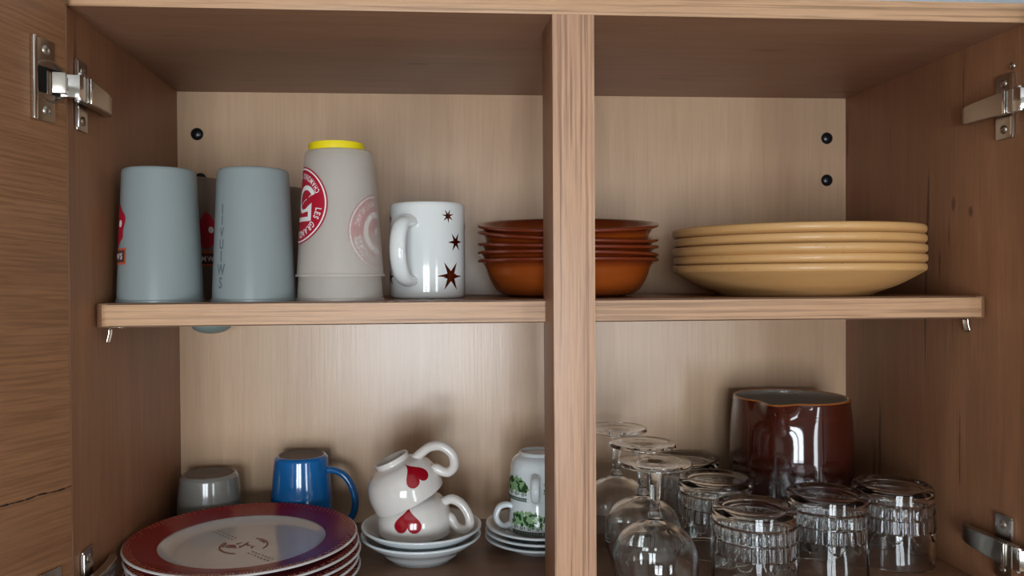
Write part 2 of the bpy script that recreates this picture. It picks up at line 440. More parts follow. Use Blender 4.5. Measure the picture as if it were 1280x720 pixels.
# ---------------------------------------------------------------- the cabinet
CW, CD, CH = .864, .311, .5447
ST, SB, SF = .289, .2675, .0461        # shelf top, shelf underside, shelf front
cab = root('kitchen_cabinet', 'wood-look wall cabinet, both doors open, with a centre post and one shelf', 'cabinet', (0, 0, 0))
def panel(name, x0, x1, y0, y1, z0, z1, m, em=None):
    o = box(name, x0, x1, y0 + (.0012 if em else 0), y1, z0, z1, m, cab, bev=.0004)
    if em: box('edge_band', x0, x1, y0, y0 + .0011, z0, z1, em, o, bev=.0004)['label'] = 'lighter edge strip with fine dark grain lines'
    return o
panel('side_panel', -.018, 0, 0, CD + .018, -.018, CH, M['side_l'], M['edge_z'])
panel('side_panel', CW, CW + .018, 0, CD + .018, -.018, CH, M['side_r'], M['edge_z'])
panel('top_panel', -.018, CW + .018, 0, CD + .018, CH, CH + .018, M['top'], M['edge_x'])
panel('bottom_panel', 0, CW, 0, CD + .018, -.018, 0, M['bottom'], M['edge_x'])
bk = panel('back_panel', 0, CW, CD, CD + .008, 0, CH, M['back']); bk['label'] = 'paler satin back panel'
panel('center_post', .4179, .4558, 0, .056, 0, CH, M['post'], M['edge_z'])
# shelf with rounded front corners and a rounded edge strip
def rounded_slab(x0, x1, y0, y1, z0, z1, r, bev):
    b = bmesh.new(); P = [(x0, y1), (x1, y1)]
    for i in range(7): t = i/6*PI/2; P.append((x1 - r + r*math.cos(-t), y0 + r + r*math.sin(-t)))
    for i in range(7): t = PI/2 + i/6*PI/2; P.append((x0 + r + r*math.cos(t), y0 + r - r*math.sin(t)))
    vs = [b.verts.new((x, y, z0)) for x, y in P]; f = b.faces.new(vs)
    e = bmesh.ops.extrude_face_region(b, geom=[f]); bmesh.ops.translate(b, verts=[q for q in e['geom'] if isinstance(q, bmesh.types.BMVert)], vec=(0, 0, z1 - z0))
    bmesh.ops.recalc_face_normals(b, faces=b.faces)
    if bev: bmesh.ops.bevel(b, geom=[e_ for e_ in b.edges if abs(e_.verts[0].co.z - e_.verts[1].co.z) < 1e-6], offset=bev, segments=2, affect='EDGES')
    me = bpy.data.meshes.new('m'); b.to_mesh(me); b.free(); return auto(me, 40)
sh = link('shelf', rounded_slab(.0015, CW - .0015, SF + .0012, CD - .002, SB, ST, .006, 0), M['shelf'], cab, smooth=False)
sh['label'] = 'full-width shelf behind the centre post'
eb = link('edge_band', rounded_slab(.001, CW - .001, SF, SF + .0125, SB - .0002, ST + .0001, .012, .0012), M['edge_x'], sh, smooth=False)
eb['label'] = 'light wood strip with grain lines and rounded ends'
# doors
def door(name, x, ang, inner_neg):
    y0, y1 = (-.018, 0) if inner_neg else (0, .018)
    me = box_me(0, .446, y0, y1, -.016, CH + .016, .0008)
    o = link(name, me, M['door'], cab, loc=(x, -.010, 0), rot=(0, 0, ang), smooth=False)
    # the board has a split across its grain: a narrow sunken dark groove
    return o
DL = door('cabinet_door', .0036, R(-110), True); DL['label'] = 'left door open past a right angle, rough horizontal grain'
DR = door('cabinet_door', CW - .0036, R(-70), False)
sp = []
pts = [(.000, .1372), (.010, .1366), (.022, .1371), (.034, .1384), (.046, .1379), (.060, .1386), (.075, .1394), (.10, .1402), (.14, .1396), (.2, .1410)]
v, f = [], []
rnd = random.Random(4)
for i, (x, z) in enumerate(spline3([(a, b, 0) for a, b in pts], 6) and [(p[0], p[1]) for p in spline3([(a, b, 0) for a, b in pts], 6)]):
    h = .0002 + rnd.random()*.0006
    v += [(x, .00025, z - h), (x, .00025, z + h)]
for i in range(len(v)//2 - 1): f.append((2*i, 2*i+1, 2*i+3, 2*i+2))
M['split'] = mat('split_in_wood', lin(38, 22, 16), .8)
link('wood_split', mesh(v, f), M['split'], DL, smooth=False)['label'] = 'dark jagged split running along the board'

def cyl_me(r, z0, z1, seg=28, bev=0):
    if bev: return auto(lathe([(0, z0), (r, z0), (r, z1 - bev), (r - bev, z1), (0, z1)], seg), 40)
    return auto(lathe([(0, z0), (r, z0), (r, z1), (0, z1)], seg), 40)
def screw(loc, rot, parent, r=.0034):
    h = lathe([(0, .0), (r, 0), (r*.92, .0008), (r*.5, .0014), (r*.28, .0008), (0, .0006)], 20)
    s = []
    for k in range(2): s.append(xform(box_me(-r*.62, r*.62, -r*.13, r*.13, .0009, .00145, 0), Matrix.Rotation(k*PI/2 + .5, 4, 'Z')))
    o = link('screw', auto(h, 50), M['steel'], parent, loc, rot, smooth=False)
    return o
def hinge(side, zc, label):
    s = 1 if side == 'l' else -1; dx = 0 if s == 1 else CW
    h = bpy.data.objects.new('hinge', None); C.objects.link(h); h.parent = cab; h.location = (dx, 0, zc); h['label'] = label
    h.empty_display_size = .02
    X = lambda m: xform(m, Matrix.Scale(-1, 4, (1, 0, 0))) if s == -1 else m
    def bb(*a, bev=.0006): 
        me = box_me(*a, bev); X(me)
        if s == -1: me.flip_normals()
        return me
    # plate on the door, in the door's own directions
    an = R(-110); D = Matrix.Translation((.0036, -.010, 0)) @ Matrix.Rotation(an, 4, 'Z')
    def dd(me): 
        me.transform(D); X(me)
        if s == -1: me.flip_normals()
        return me
    cup = lathe([(.0, .0006), (.0174, .0006), (.0178, .0014), (.0172, .0024), (.0156, .0022), (.0150, .0008), (.0145, .0005), (0, .0004)], 40)
    cup.transform(Matrix.Translation((.0188, 0, 0)) @ Matrix.Rotation(R(-90), 4, 'X'))
    plate = merge([box_me(.0135, .0375, .0002, .0016, -.033, .033, .0005), auto(cup, 40)])
    link('cup_plate', dd(plate), M['steel'], h, smooth=False)
    st = box_me(.0335, .0378, .0006, .0044, -.0335, .0335, .0012, 3)
    link('plate_flange', dd(st), M['chrome'], h, smooth=False)
    hole = box_me(.0095, .0315, .0010, .0024, -.0105, .0105, .0003)  # dark slab standing in for the shade inside the cup hole
    link('cup_recess', dd(hole), M['recess_shade'], h, smooth=False)
    for z in (-.0245, .0245):
        q = D @ Vector((.0225, .0016, z)); 
        screw((s*q.x, q.y, q.z), (R(90), 0, R(70)*s), h, .0042)
    # cranked link between door and cabinet
    l1 = xform(box_me(-.0062, .0062, -.003, .003, -.0085, .0085, .0008), Matrix.Translation((.0030, -.0235, 0)) @ Matrix.Rotation(R(12), 4, 'Z'))
    l2 = xform(box_me(-.0040, .0045, -.003, .003, -.0115, .0075, .0008), Matrix.Translation((-.0052, -.0285, .0006)) @ Matrix.Rotation(R(-15), 4, 'Z'))
    lk = merge([l1, l2]); X(lk)
    if s == -1: lk.flip_normals()
    link('hinge_link', lk, M['steel'], h, smooth=False)
    a1 = xform(box_me(-.0075, .0075, -.0035, .0035, -.0095, .0095, .001), Matrix.Translation((.0075, -.012, 0)) @ Matrix.Rotation(R(20), 4, 'Z'))
    X(a1); 
    if s == -1: a1.flip_normals()
    link('link_block', a1, M['chrome'], h, smooth=False)
    pf = []
    for z in (-.0108, .0108): pf.append(xform(cyl_me(.0022, -.0008, .0008, 16), Matrix.Translation((.0148, -.010, z))))
    pf.append(box_me(.0128, .0158, -.0125, .004, -.0112, .0112, .0012))
    c = merge(pf); X(c); 
    if s == -1: c.flip_normals()
    link('arm_clip', c, M['chrome'], h, smooth=False)
    # arm over the mounting plate: tapering towards the back, turning in at its end
    v, f = [], []
    secs = [(-.004, .0165, .0108), (.012, .0170, .0105), (.03, .0165, .0098), (.05, .0150, .0092), (.066, .0125, .0086), (.076, .0085, .0080), (.079, .004, .0076)]
    for (y, x, z) in secs: v += [(x, y, -z), (x, y, z), (max(x - .009, .001), y, z), (max(x - .009, .001), y, -z)]
    for i in range(len(secs) - 1):
        for k in range(4): j = (k + 1) % 4; f.append((4*i + k, 4*i + j, 4*i + 4 + j, 4*i + 4 + k))
    f += [(0, 1, 2, 3), (4*len(secs) - 4, 4*len(secs) - 3, 4*len(secs) - 2, 4*len(secs) - 1)]
    b = bmesh.new(); b.from_mesh(mesh(v, f)); bmesh.ops.bevel(b, geom=list(b.edges), offset=.0007, segments=2, affect='EDGES')
    me = bpy.data.meshes.new('m'); b.to_mesh(me); b.free(); X(me); auto(me, 40)
    if s == -1: me.flip_normals()
    link('hinge_arm', me, M['steel'], h, smooth=False)
    link('arm_rib', bb(.0172, .0186, .004, .007, -.0108, .0108), M['chrome'], h, smooth=False)
    # mounting plate on the side panel with two wings and screws
    mp = bb(.0003, .0030, .014, .036, -.031, .031, bev=.002) if False else bb(.0003, .0026, .014, .036, -.031, .031, bev=.0011)
    link('mounting_plate', mp, M['steel'], h, smooth=False)
    link('plate_edge', bb(.0008, .0042, .0125, .0150, -.029, .029), M['chrome'], h, smooth=False)
    for z in (-.022, .022): screw((s*.0028, .025, z), (0, R(90)*s, 0), h, .0042)
    return h
hinge('l', .473, 'steel hinge at the top of the left side')
hinge('l', .041, 'steel hinge at the bottom of the left side')
hinge('r', .472, 'steel hinge at the top of the right side')
hinge('r', .046, 'steel hinge at the bottom of the right side')
for (x, y, z) in ((CW - .0002, .0165, .509),):
    screw((x, y, z), (0, R(-90), 0), cab, .0032)
# shelf supports: little bent steel clips under the shelf ends
def support(x, y, s):
    t = tube([(x - s*.003, y, SB - .0012), (x + s*.004, y, SB - .0014), (x + s*.0085, y, SB - .003), (x + s*.0075, y - .001, SB - .009), (x + s*.0045, y - .001, SB - .0165)], .004, .0011, side=(0, 1, 0), seg=10, n=4)
    link('shelf_support', t, M['chrome'], cab)
support(.0045, .066, 1) if False else None
for x, y, s in ((.0115, .062, -1), (CW - .0055, .076, 1)):
    t = tube([(x - s*.009, y, SB - .0012), (x - s*.002, y, SB - .0012), (x + s*.0012, y, SB - .0028), (x + s*.0016, y, SB - .007), (x + s*.0035, y - .0005, SB - .0155)][::1], .0045, .0011, side=(0, 1, 0), seg=10, n=4)
    link('shelf_support', t, M['chrome'], cab)
capm = lathe([(0, .0042), (.003, .0039), (.0058, .0028), (.0076, .0010), (.0078, 0), (0, 0)], 32)
for x, z in ((.0242, .492), (.0276, .436), (.838, .492), (.8379, .4365)):
    o = bpy.data.objects.new('screw_cap', capm); C.objects.link(o); o.parent = cab
    o.location = (x, CD, z); o.rotation_euler = (R(90), 0, 0); o['label'] = 'small domed black cap on the back panel'
capm.materials.append(M['black_cap'])
for p in capm.polygons: p.use_smooth = True
rc = lathe([(0, -.0205), (.006, -.0202), (.014, -.0185), (.0205, -.0150), (.0232, -.0105), (.0236, -.004), (.0236, 0), (0, 0)], 48)
link('round_fitting', auto(rc, 50), M['grey_cap'], cab, (.0550, .25, SB), smooth=False)['label'] = 'round grey-green fitting under the left end of the shelf'

# ---------------------------------------------------------------- upper shelf, left: plastic cups
def cup_outline(rb, rt, h): return [(rb + .0012, 0), (rb + .0012, .0022), (rb, .0030), (rt + .0012, h - .004), (rt + .0004, h - .0012), (rt - .0010, h)]
def cup_mesh(rb, rt, h, th=.0013):
    """upside-down tumbler: open mouth below, base on top with a shallow recess"""
    o = cup_outline(rb, rt, h)
    prof = o + [(rt - .003, h), (rt - .0045, h - .0035), (0, h - .0035), (0, h - .0052), (rt - th - .0012, h - .0052), (rb - th - .0002, .002), (rb - th + .0004, 0)]
    P = [(rb + .0012, 0)] + prof[1:] 
    return auto(lathe(P + [(rb + .0012, 0)], 80), 50)
def text_row(s, size, x, y, rot=0, gap=.18, vertical=False, step=None):
    items = []; cx = 0
    for i, ch in enumerate(s):
        v, f, wd = glyph(ch, size)
        if vertical: items.append((place2(v, x, y - i*step, rot), f))
        else:
            items.append((place2(v, x + cx + wd/2, y, rot), f)); cx += wd + size*gap
    return items
RB, RTP, HC = .0400, .0332, .1285
def frosty(label, x, y, h=HC, name='plastic_cup', z=ST, rb=RB, rt=RTP, m=None):
    t = root(name, label, 'cup', (x, y, z), 'upside-down frosted plastic cups on the shelf')
    link('cup_body', cup_mesh(rb, rt, h), m or M['frost_blue'], t, smooth=False)
    return t, cup_outline(rb, rt, h)
def badge(t, pr, phi, z):
    """orange-edged label strip with upside-down letters, red blot above"""
    decal('print_border', [rect(-.0150, .0150, -.0078, .0078, 10)], pr, phi, z, M['mark_orange'], t, .0003)
    decal('print_panel', [rect(-.0132, .0132, -.0058, .0058, 10)], pr, phi, z, M['mark_dark'], t, .0005)
    decal('lettering', text_row('IMWS', .0078, -.0118, 0, 0, .14), pr, phi, z, M['mark_white'], t, .0008)
    blot = [(.011*math.cos(a)*(1 + .18*math.sin(5*a)), .019*math.sin(a)*(1 + .12*math.cos(3*a))) for a in [2*PI*i/40 for i in range(40)]]
    decal('red_mark', [fan(blot, 4)], pr, phi, z + .030, M['mark_red'], t, .0003)
    decal('white_mark', [fan(circle(.0035, 16, (.003, 0)), 2, (.003, 0))], pr, phi, z + .031, M['mark_white'], t, .0005)
t, pr = frosty('frosted grey-blue plastic cup, upside down, nearest the left cabinet wall', .046, .095)
badge(t, pr, R(-147), .044)
t, pr = frosty('frosted cup with faint vertical grey letters, second from left in the front row', .136, .095)
cols = [('S', .0185), ('W', .0310), ('I', .0435), ('U', .0550), ('V', .0665), ('I', .0780), ('I', .0885)]
for i, (ch, z) in enumerate(cols):
    v, f, wd = glyph(ch, .0148 if i < 3 else .0125)
    decal('letter', [(place2(v, 0, 0, 0, .72, 1), f)], pr, R(-130), z, M['mark_grey'], t, .0004)
t, pr = frosty('frosted cup, shade painted into its colour, mostly hidden behind the leftmost cup', .046, .195, .132, m=M['frost_shade'])
badge(t, pr, R(-43), .044)
t, pr = frosty('frosted cup in the back row, just showing between second cup and tall stack', .137, .236, .126, m=M['frost_shade'])
# the tall nested pair
t1, pr = frosty('lower cup of the tall nested pair, only its rim band and faded red logo showing', .2202, .095, .1225, rb=.0422, rt=.0322, m=M['frost_warm'])
def strip(P):
    V = []
    for x, a, b in P: V += [(x, a), (x, b)]
    return V, [(2*i, 2*i + 2, 2*i + 3, 2*i + 1) for i in range(len(P) - 1)]
def logo(t, pr, phi, z):
    s = .0375
    decal('logo_disc', [fan(circle(s, 64), 8)], pr, phi, z, M['mark_red'], t, .0003)
    it = [band(s*.925, s*.965, 0, 2*PI, 72)]
    # the emblem is upside down, as the cup is
    it.append(arc_text('LES GRANDS MONTETS', .0092, s*.765, R(-8), True, False))
    it.append(arc_text('CHAMONIX MONT-BLANC', .0074, s*.765, R(22), False, True))
    it.append(band(.0098, .0143, R(22), R(238), 30, (.0103, .0045)))
    it.append(strip([(.0040, -.0078, -.0042), (.0090, -.0072, -.0042), (.0120, -.0068, -.0034), (.0150, -.0066, -.0012), (.0198, -.0066, .0014)]))
    it.append(rect(.0152, .0198, -.0158, -.0060, 3)); it.append(rect(-.0060, .0198, -.0158, -.0116, 8)); it.append(strip([(.0010, -.0006, .0002), (.008, .0034, .0042), (.0190, .0088, .0096)]))
    decal('logo_lettering', it, pr, phi, z, M['mark_white'], t, .0006)
def logo2(t, pr, phi, z):
    s = .0375
    decal('logo_disc', [fan(circle(s, 64), 8)], pr, phi, z, M['mark_red'], t, .0002)
    it = [band(s*.925, s*.965, 0, 2*PI, 72), arc_text('LES GRANDS MONTETS', .0092, s*.765, R(-10), True, False),
          arc_text('CHAMONIX MONT-BLANC', .0074, s*.765, R(22), False, True), band(s*.40, s*.56, R(40), R(330), 40), rect(-.003, .004, -.001, .005, 3)]
    decal('logo_lettering', it, pr, phi, z, M['mark_white'], t, .0004)
logo2(t1, pr, R(-16), .0660)
t2, pr = frosty('tall frosted cup stacked over another, red and white round logo at its left', .2204, .095, .1228, z=ST + .0237, rb=.0425, rt=.0332, m=M['frost_warm'])
logo(t2, pr, R(-158.5), .0690)
yl = lathe([(.0262, 0), (.0272, .0004), (.0276, .0065), (.0270, .0078), (.0235, .0082), (.022, .0068), (0, .0062), (0, 0)], 56)
yc = tag(link('yellow_disc', auto(yl, 45), M['yellow_plastic'], None, (.2176, .095, Z0 + ST + .0237 + .1230), (0, 0, 0), smooth=False), 'round yellow plastic lid lying on top of the tall cup stack', 'lid')

# ---------------------------------------------------------------- star mug
mug = root('star_mug', 'white mug with copper stars, handle turned toward us, beside the tall cups', 'mug', (.3078, .156, ST))
MP = [(.0360, 0), (.0392, .0008), (.0403, .003), (.0405, .008), (.0405, .096), (.0401, .0992), (.0388, .1006), (.0372, .1002), (.0366, .097), (.0366, .010), (.034, .006), (0, .005), (0, .0025), (.033, .0025), (.035, 0), (.036, 0)]
link('mug_body', auto(lathe(MP, 80), 50), M['white_gloss'], mug, smooth=False)
mo = MP[:6]
hp = [(.034, 0, .078), (.046, 0, .0805), (.059, 0, .0765), (.0665, 0, .063), (.0672, 0, .044), (.060, 0, .0260), (.046, 0, .0185), (.034, 0, .0210)]
ho = link('handle', tube(hp, .0088, .0060, n=8, seg=20), M['white_gloss'], mug, rot=(0, 0, R(-117)))
def px_phi(dx, r): return -PI/2 + math.asin(max(-1, min(1, dx/r)))
for dx, z, ro, ri, n, a in ((.0205, .0858, .0074, .0025, 7, .3), (.0283, .0590, .0105, .0034, 6, .05), (.0232, .0235, .0165, .0052, 6, 0), (-.0382, .0845, .0055, .0018, 7, .2), (-.0384, .0225, .0105, .003, 6, .2), (.0394, .076, .005, .0018, 6, 0)):
    decal('star', [fan(star(ro, ri, n, a), 4)], mo, px_phi(dx, .0398), z, M['copper'], mug, .0004)
decal('star', [fan(star(.012, .0035, 6, .1), 4)], mo, R(60), .03, M['copper'], mug, .0004)
decal('star', [fan(star(.010, .003, 6, .1), 4)], mo, R(110), .07, M['copper'], mug, .0004)

# ---------------------------------------------------------------- terracotta bowls
BR = .1000
def bowl_profile():
    outer = smooth_prof([(.066, .0015), (.0735, .0030), (.081, .010), (.0875, .022), (.0910, .0320), (.0950, .0368), (BR - .0008, .0382), (BR, .0398)], 4)
    inner = smooth_prof([(BR - .0006, .0412), (BR - .0025, .0418), (.0940, .0398), (.0885, .0325), (.0842, .0235), (.0775, .0125), (.071, .0065), (.060, .0052)], 4)
    return [(0, .0012), (.064, .0)] + outer + inner + [(0, .0048)]
bw = root('terracotta_bowl', 'x', 'bowl', (.4636, .174, ST + .0002), 'stack of glazed terracotta bowls behind the centre post')
link('bowl_body', lathe(bowl_profile(), 96), M['terra'], bw)
bw['label'] = 'bottom terracotta bowl of the stack, its whole side showing'
T = [(.0505 - .0435, 0, 1.2, 'second terracotta bowl from the bottom of the stack'), (.0605 - .0435, 2.7, 1.0, 'middle terracotta bowl of the stack of five'),
     (.0715 - .0435, 5.5, 2.2, 'fourth terracotta bowl up, tipped forward under the topmost one'), (.0835 - .0435, 7.2, -.8, 'topmost terracotta bowl, tipped forward so its inside shows')]
for dz, tx, ty, lb in T:
    # tilt about the rim centre
    c = Vector((0, 0, .041)); mx = Matrix.Rotation(R(tx), 4, 'X') @ Matrix.Rotation(R(ty), 4, 'Y'); off = c - mx @ c
    dup(bw, (.4636 + off.x, .174 + off.y, ST + .0002 + dz + off.z), lb, mx.to_euler())

# ---------------------------------------------------------------- sand-yellow plates
PR = .1300
pp = [(0, .004), (.073, .004), (.075, 0), (.0795, 0), (.082, .0026)] + smooth_prof([(.088, .0050), (.102, .0105), (.115, .0175), (.1245, .0232), (.1293, .0262)], 4) + \
     [(PR, .0285), (PR - .0002, .0318), (PR - .0016, .0334), (PR - .004, .0330)] + smooth_prof([(.121, .0275), (.110, .0200), (.098, .0135), (.086, .0095), (.073, .0085)], 3) + [(0, .0085)]
pl = root('yellow_plate', 'bottom yellow plate of the right-hand stack, its whole underside curve showing', 'plate', (.7127, .1500, ST + .0001), 'stack of sand-yellow plates on the right')
link('plate_body', lathe(pp, 112), M['sand'], pl)
for k, (dz, dx, dy, ty, lb) in enumerate(((.0097, .0012, .001, .05, 'second yellow plate from the bottom of the right-hand stack'), (.0195, -.0006, -.0015, 0, 'middle yellow plate of the right-hand stack of five'),
        (.0298, .0004, .0008, -.12, 'fourth yellow plate up, just below the topmost one'), (.0400, -.0002, .0006, -.25, 'topmost yellow plate of the right-hand stack'))):
    dup(pl, (.7127 + dx, .1500 + dy, ST + .0001 + dz), lb, (0, R(ty), k*.7))

# ---------------------------------------------------------------- lower bay: grey and blue mugs, upside down
def inv_mug(name, label, x, y, h, rf, rm, mm, handle, mid):
    t = root(name, label, 'mug', (x, y, .0001))
    outer = smooth_prof([(rm, .0), (rm + .0004, .003), (mid, h*.5), (rf + .0012, h - .008), (rf + .0002, h - .003), (rf - .002, h - .0004)], 5)
    prof = outer + [(rf - .004, h), (rf - .0065, h - .0015), (0, h - .0022), (0, h - .007), (rf - .005, h - .007), (mid - .0038, h*.5), (rm - .0036, .002), (rm - .0022, 0), (rm, 0)]
    link('mug_body', auto(lathe(prof, 72), 60), mm, t, smooth=False)
    base = lathe([(0, h - .0020), (rf - .0068, h - .0013), (rf - .0055, h - .0004), (rf - .0048, h + .0002), (rf - .0050, h - .0008)], 60)
    link('mug_base', base, M['raw_rim'], t)['label'] = 'dull unglazed base, facing up'
    if handle is not None:
        link('handle', tube(handle[1], .0062, .0042, n=8, seg=18), mm, t, rot=(0, 0, handle[0]))
    return t
inv_mug('blue_mug', 'glossy blue mug, upside down, handle to the right, behind the red plates', .1548, .2690, .0980, .0312, .0376, M['blue'],
    (R(-8), [(.029, 0, .079), (.039, 0, .0795), (.053, 0, .073), (.0625, 0, .058), (.0660, 0, .040), (.062, 0, .024), (.050, 0, .016), (.0365, 0, .013)]), .0362)
inv_mug('grey_cup', 'small dull grey cup, upside down, in the left corner behind the red plates', .0462, .2660, .0788, .0332, .0395, M['grey_mug'],
    None, .0376)

# ---------------------------------------------------------------- red-rimmed plates
def red_plate(label, loc, rz, first=None):
    if first: return dup(first, loc, label, (0, 0, rz))
    t = root('red_plate', label, 'plate', loc, 'stack of red-rimmed plates', (0, 0, rz))
    RR = .1150
    under = [(0, .0026), (.066, .0026), (.067, 0), (.0705, 0), (.072, .003), (.080, .0058), (.095, .0095), (.108, .0130), (RR - .001, .0150)]
    up = [(RR, .0158), (RR - .0006, .0170), (RR - .0022, .0174)]
    well = [(.0826, .0118), (.0805, .0106), (.0765, .0078), (.072, .0064), (.066, .0058), (0, .0058)]
    link('plate_body', auto(lathe(under + up + [(.100, .0142), (.0850, .0124)] + well, 112), 60), M['plate_white'], t, smooth=False)
    rim = lathe([(RR - .0018, .01765), (.1070, .01615), (.100, .0147), (.090, .0133), (.0822, .01255)], 112)
    link('red_rim', rim, M['plate_red_grad'], t)['label'] = 'dark red printed rim with a purple reflection painted in toward one side'
    def zs(r): return rad_at([(z, rr) for rr, z in [(.0822, .01255), (.090, .0133), (.100, .0147), (.1070, .01615), (.1132, .01765)]], r)
    V, F = [], []; rg = random.Random(2)
    for j, rr in enumerate((.1112, .1088, .1064)):
        n = 118 - j*4
        for i in range(n):
            if j == 2 and (i // 6) % 3 == 0: continue
            if rg.random() < .12: continue
            a = 2*PI*i/n + j*.02; c = (rr*math.cos(a), rr*math.sin(a)); b0 = len(V); z = zs(rr) + .0003
            for k in range(6): V.append((c[0] + .00085*math.cos(k*PI/3), c[1] + .00085*math.sin(k*PI/3), z))
            F.append(tuple(range(b0, b0 + 6)))
    o = link('dot_pattern', mesh(V, F, False), M['gold'], t); o['kind'] = 'stuff'; o['label'] = 'tiny gold dots round the rim'
    z = .0061; V, F = [], []
    def quadline(pts, w):
        b0 = len(V)
        for i, p in enumerate(pts):
            a = Vector(pts[max(i-1, 0)]); b = Vector(pts[min(i+1, len(pts)-1)]); d = (b - a); d = Vector((-d.y, d.x)).normalized()*w*(.5 + .5*math.sin(i*1.7)**2)
            V.append((p[0] + d.x, p[1] + d.y, z)); V.append((p[0] - d.x, p[1] - d.y, z))
        for i in range(len(pts) - 1): F.append((b0 + 2*i, b0 + 2*i + 1, b0 + 2*i + 3, b0 + 2*i + 2))
    for a0, a1, rr in ((150, 262, .0235), (-25, 70, .0235), (158, 190, .0205), (20, 50, .0205)):
        quadline([(rr*math.cos(R(a0 + (a1 - a0)*i/22)), rr*math.sin(R(a0 + (a1 - a0)*i/22))) for i in range(23)], .0014)
    rg = random.Random(9)
    for k in range(11):
        cx, cy = rg.uniform(-.014, .013), rg.uniform(-.006, .010); a = rg.uniform(0, PI); L = rg.uniform(.003, .008)
        quadline([(cx + L*(i/5 - .5)*math.cos(a) + .0015*math.sin(i*1.3), cy + L*(i/5 - .5)*math.sin(a) + .001*math.cos(i)) for i in range(6)], .0013)
    quadline([(-.013 + .0045*math.cos(q*.6), -.001 + .004*math.sin(q*.6)) for q in range(11)], .0011)
    link('center_print', mesh(V, F, False), M['brown_print'], t)['label'] = 'small worn red-brown drawing in the middle'
    V, F = [], []
    for sgn in (1, -1):
        for i in range(7):
            for j in range(2):
                x = sgn*(-.017 - i*.0040 + j*.003) if sgn == 1 else (.010 + i*.0038 + j*.0035)
                y = (.021 + i*.0042 + j*.0045) if sgn == 1 else (-.024 - i*.0036 + j*.0040)
                b0 = len(V)
                for k in range(6): V.append((x + .0012*math.cos(k*PI/3), y + .0012*math.sin(k*PI/3), z))
                F.append(tuple(range(b0, b0 + 6)))
    o = link('center_dots', mesh(V, F, False), M['black_print'], t); o['kind'] = 'stuff'; o['label'] = 'two short bands of tiny dark dots'
    return t
def red_grad():
    m = bpy.data.materials.new('red_rim_painted_reflection'); m.use_nodes = True; q = NT(m); b = m.node_tree.nodes['Principled BSDF']
    tc = q.n('ShaderNodeTexCoord'); sp = q.n('ShaderNodeSeparateXYZ'); q.l(tc.outputs['Object'], sp.inputs[0])
    col = q.ramp(q.math('ADD', q.math('MULTIPLY', sp.outputs['X'], 4.2), .5, True), [(.50, lin(148, 12, 26)), (.80, lin(128, 14, 44)), (.97, lin(140, 14, 36))])  # purple reflection put into the rim colour toward one side
    q.l(col, b.inputs['Base Color']); b.inputs['Roughness'].default_value = .16; b.inputs['Specular IOR Level'].default_value = .30
    return m
M['plate_red_grad'] = red_grad()
px, py = .1178, .1195
tops = [.0328, .0246, .0164, .0082, 0]
lbs = ['topmost red-rimmed plate with a small worn print in its white middle', 'red-rimmed plate directly under the topmost one', 'middle red-rimmed plate of the stack of five', 'red-rimmed plate second from the bottom of the stack', 'bottom red-rimmed plate, standing on the cabinet floor']
offs = [(0, 0), (.0022, -.003), (.0038, -.001), (.0020, -.0035), (.0035, -.002)]
p1 = None
for k in range(5):
    o = red_plate(lbs[k], (px + offs[k][0], py + offs[k][1], tops[k]), k*.02, p1)
    p1 = p1 or o

# ---------------------------------------------------------------- heart cups and saucers
def saucer_me(RS, h, rf, th=.0036):
    prof = [(0, .003), (rf - .004, .003), (rf - .002, 0), (rf + .001, 0), (rf + .003, .003)] + smooth_prof([(rf + .008, .006), (RS*.72, h*.46), (RS*.88, h*.70), (RS - .001, h - .0025)], 4) + \
        [(RS, h - .0015), (RS - .0004, h - .0003), (RS - .002, h)] + smooth_prof([(RS*.88, h*.70 + th), (RS*.72, h*.46 + th), (RS*.52, h*.30 + th), (RS*.40, .0068)], 4) + [(0, .0068)]
    return lathe(prof, 88)
sx, sy = .2984, .180
s1 = tag(link('saucer', saucer_me(.0672, .0280, .034), M['porcelain'], None, (sx, sy, Z0), (0, 0, 0)), 'lower white saucer under the two heart cups', 'saucer', 'white saucers under the heart cups')
s2 = s1.copy(); C.objects.link(s2); s2.location = (sx + .0008, sy, Z0 + .0098); s2.rotation_euler = (0, 0, .6); s2['label'] = 'upper white saucer, the heart cups standing upside down in it'
# cup, built upside down: mouth at z=0, foot ring on top
HO = [(.0388, 0), (.0402, .0010), (.0408, .006), (.0410, .016), (.0396, .024), (.0360, .0325), (.0300, .0392), (.0232, .0428), (.0205, .0440), (.0196, .0452), (.0202, .0490)]
def heart_cup(label, loc, rot, hphi, hz, hs, hrot, handle_phi, hn):
    t = root('heart_cup', label, 'cup', loc, 'white cups with red hearts, stacked upside down', rot)
    o = smooth_prof(HO, 4)
    prof = o + [(.0194, .0502), (.0180, .0495), (.0172, .0462), (0, .0455), (0, .0420), (.020, .0405), (.030, .0355), (.0350, .0285), (.0372, .0200), (.0378, .008), (.0374, .001), (.0388, 0)]
    link('cup_body', auto(lathe(prof, 80), 60), M['cream_gloss'], t, smooth=False)
    link('handle', tube(hn, .0058, .0052, n=9, seg=18), M['cream_gloss'], t, rot=(0, 0, handle_phi))
    decal('heart', [fan(heart(hs, hrot), 6)], sorted(o, key=lambda p: p[1]), hphi, hz, M['heart'], t, .0003)
    return t
hl = [(.032, 0, .0345), (.042, 0, .0380), (.053, 0, .0330), (.0605, 0, .022), (.0620, 0, .011), (.0575, 0, .0055), (.0500, 0, .0055), (.0450, 0, .0100), (.0415, 0, .0165), (.0375, 0, .0190)]
hu = [(.024, 0, .0385), (.034, 0, .0420), (.047, 0, .0440), (.059, 0, .039), (.0650, 0, .027), (.0615, 0, .0145), (.0530, 0, .0105), (.0465, 0, .0140), (.0425, 0, .0190), (.0380, 0, .021)]
zc = .0285
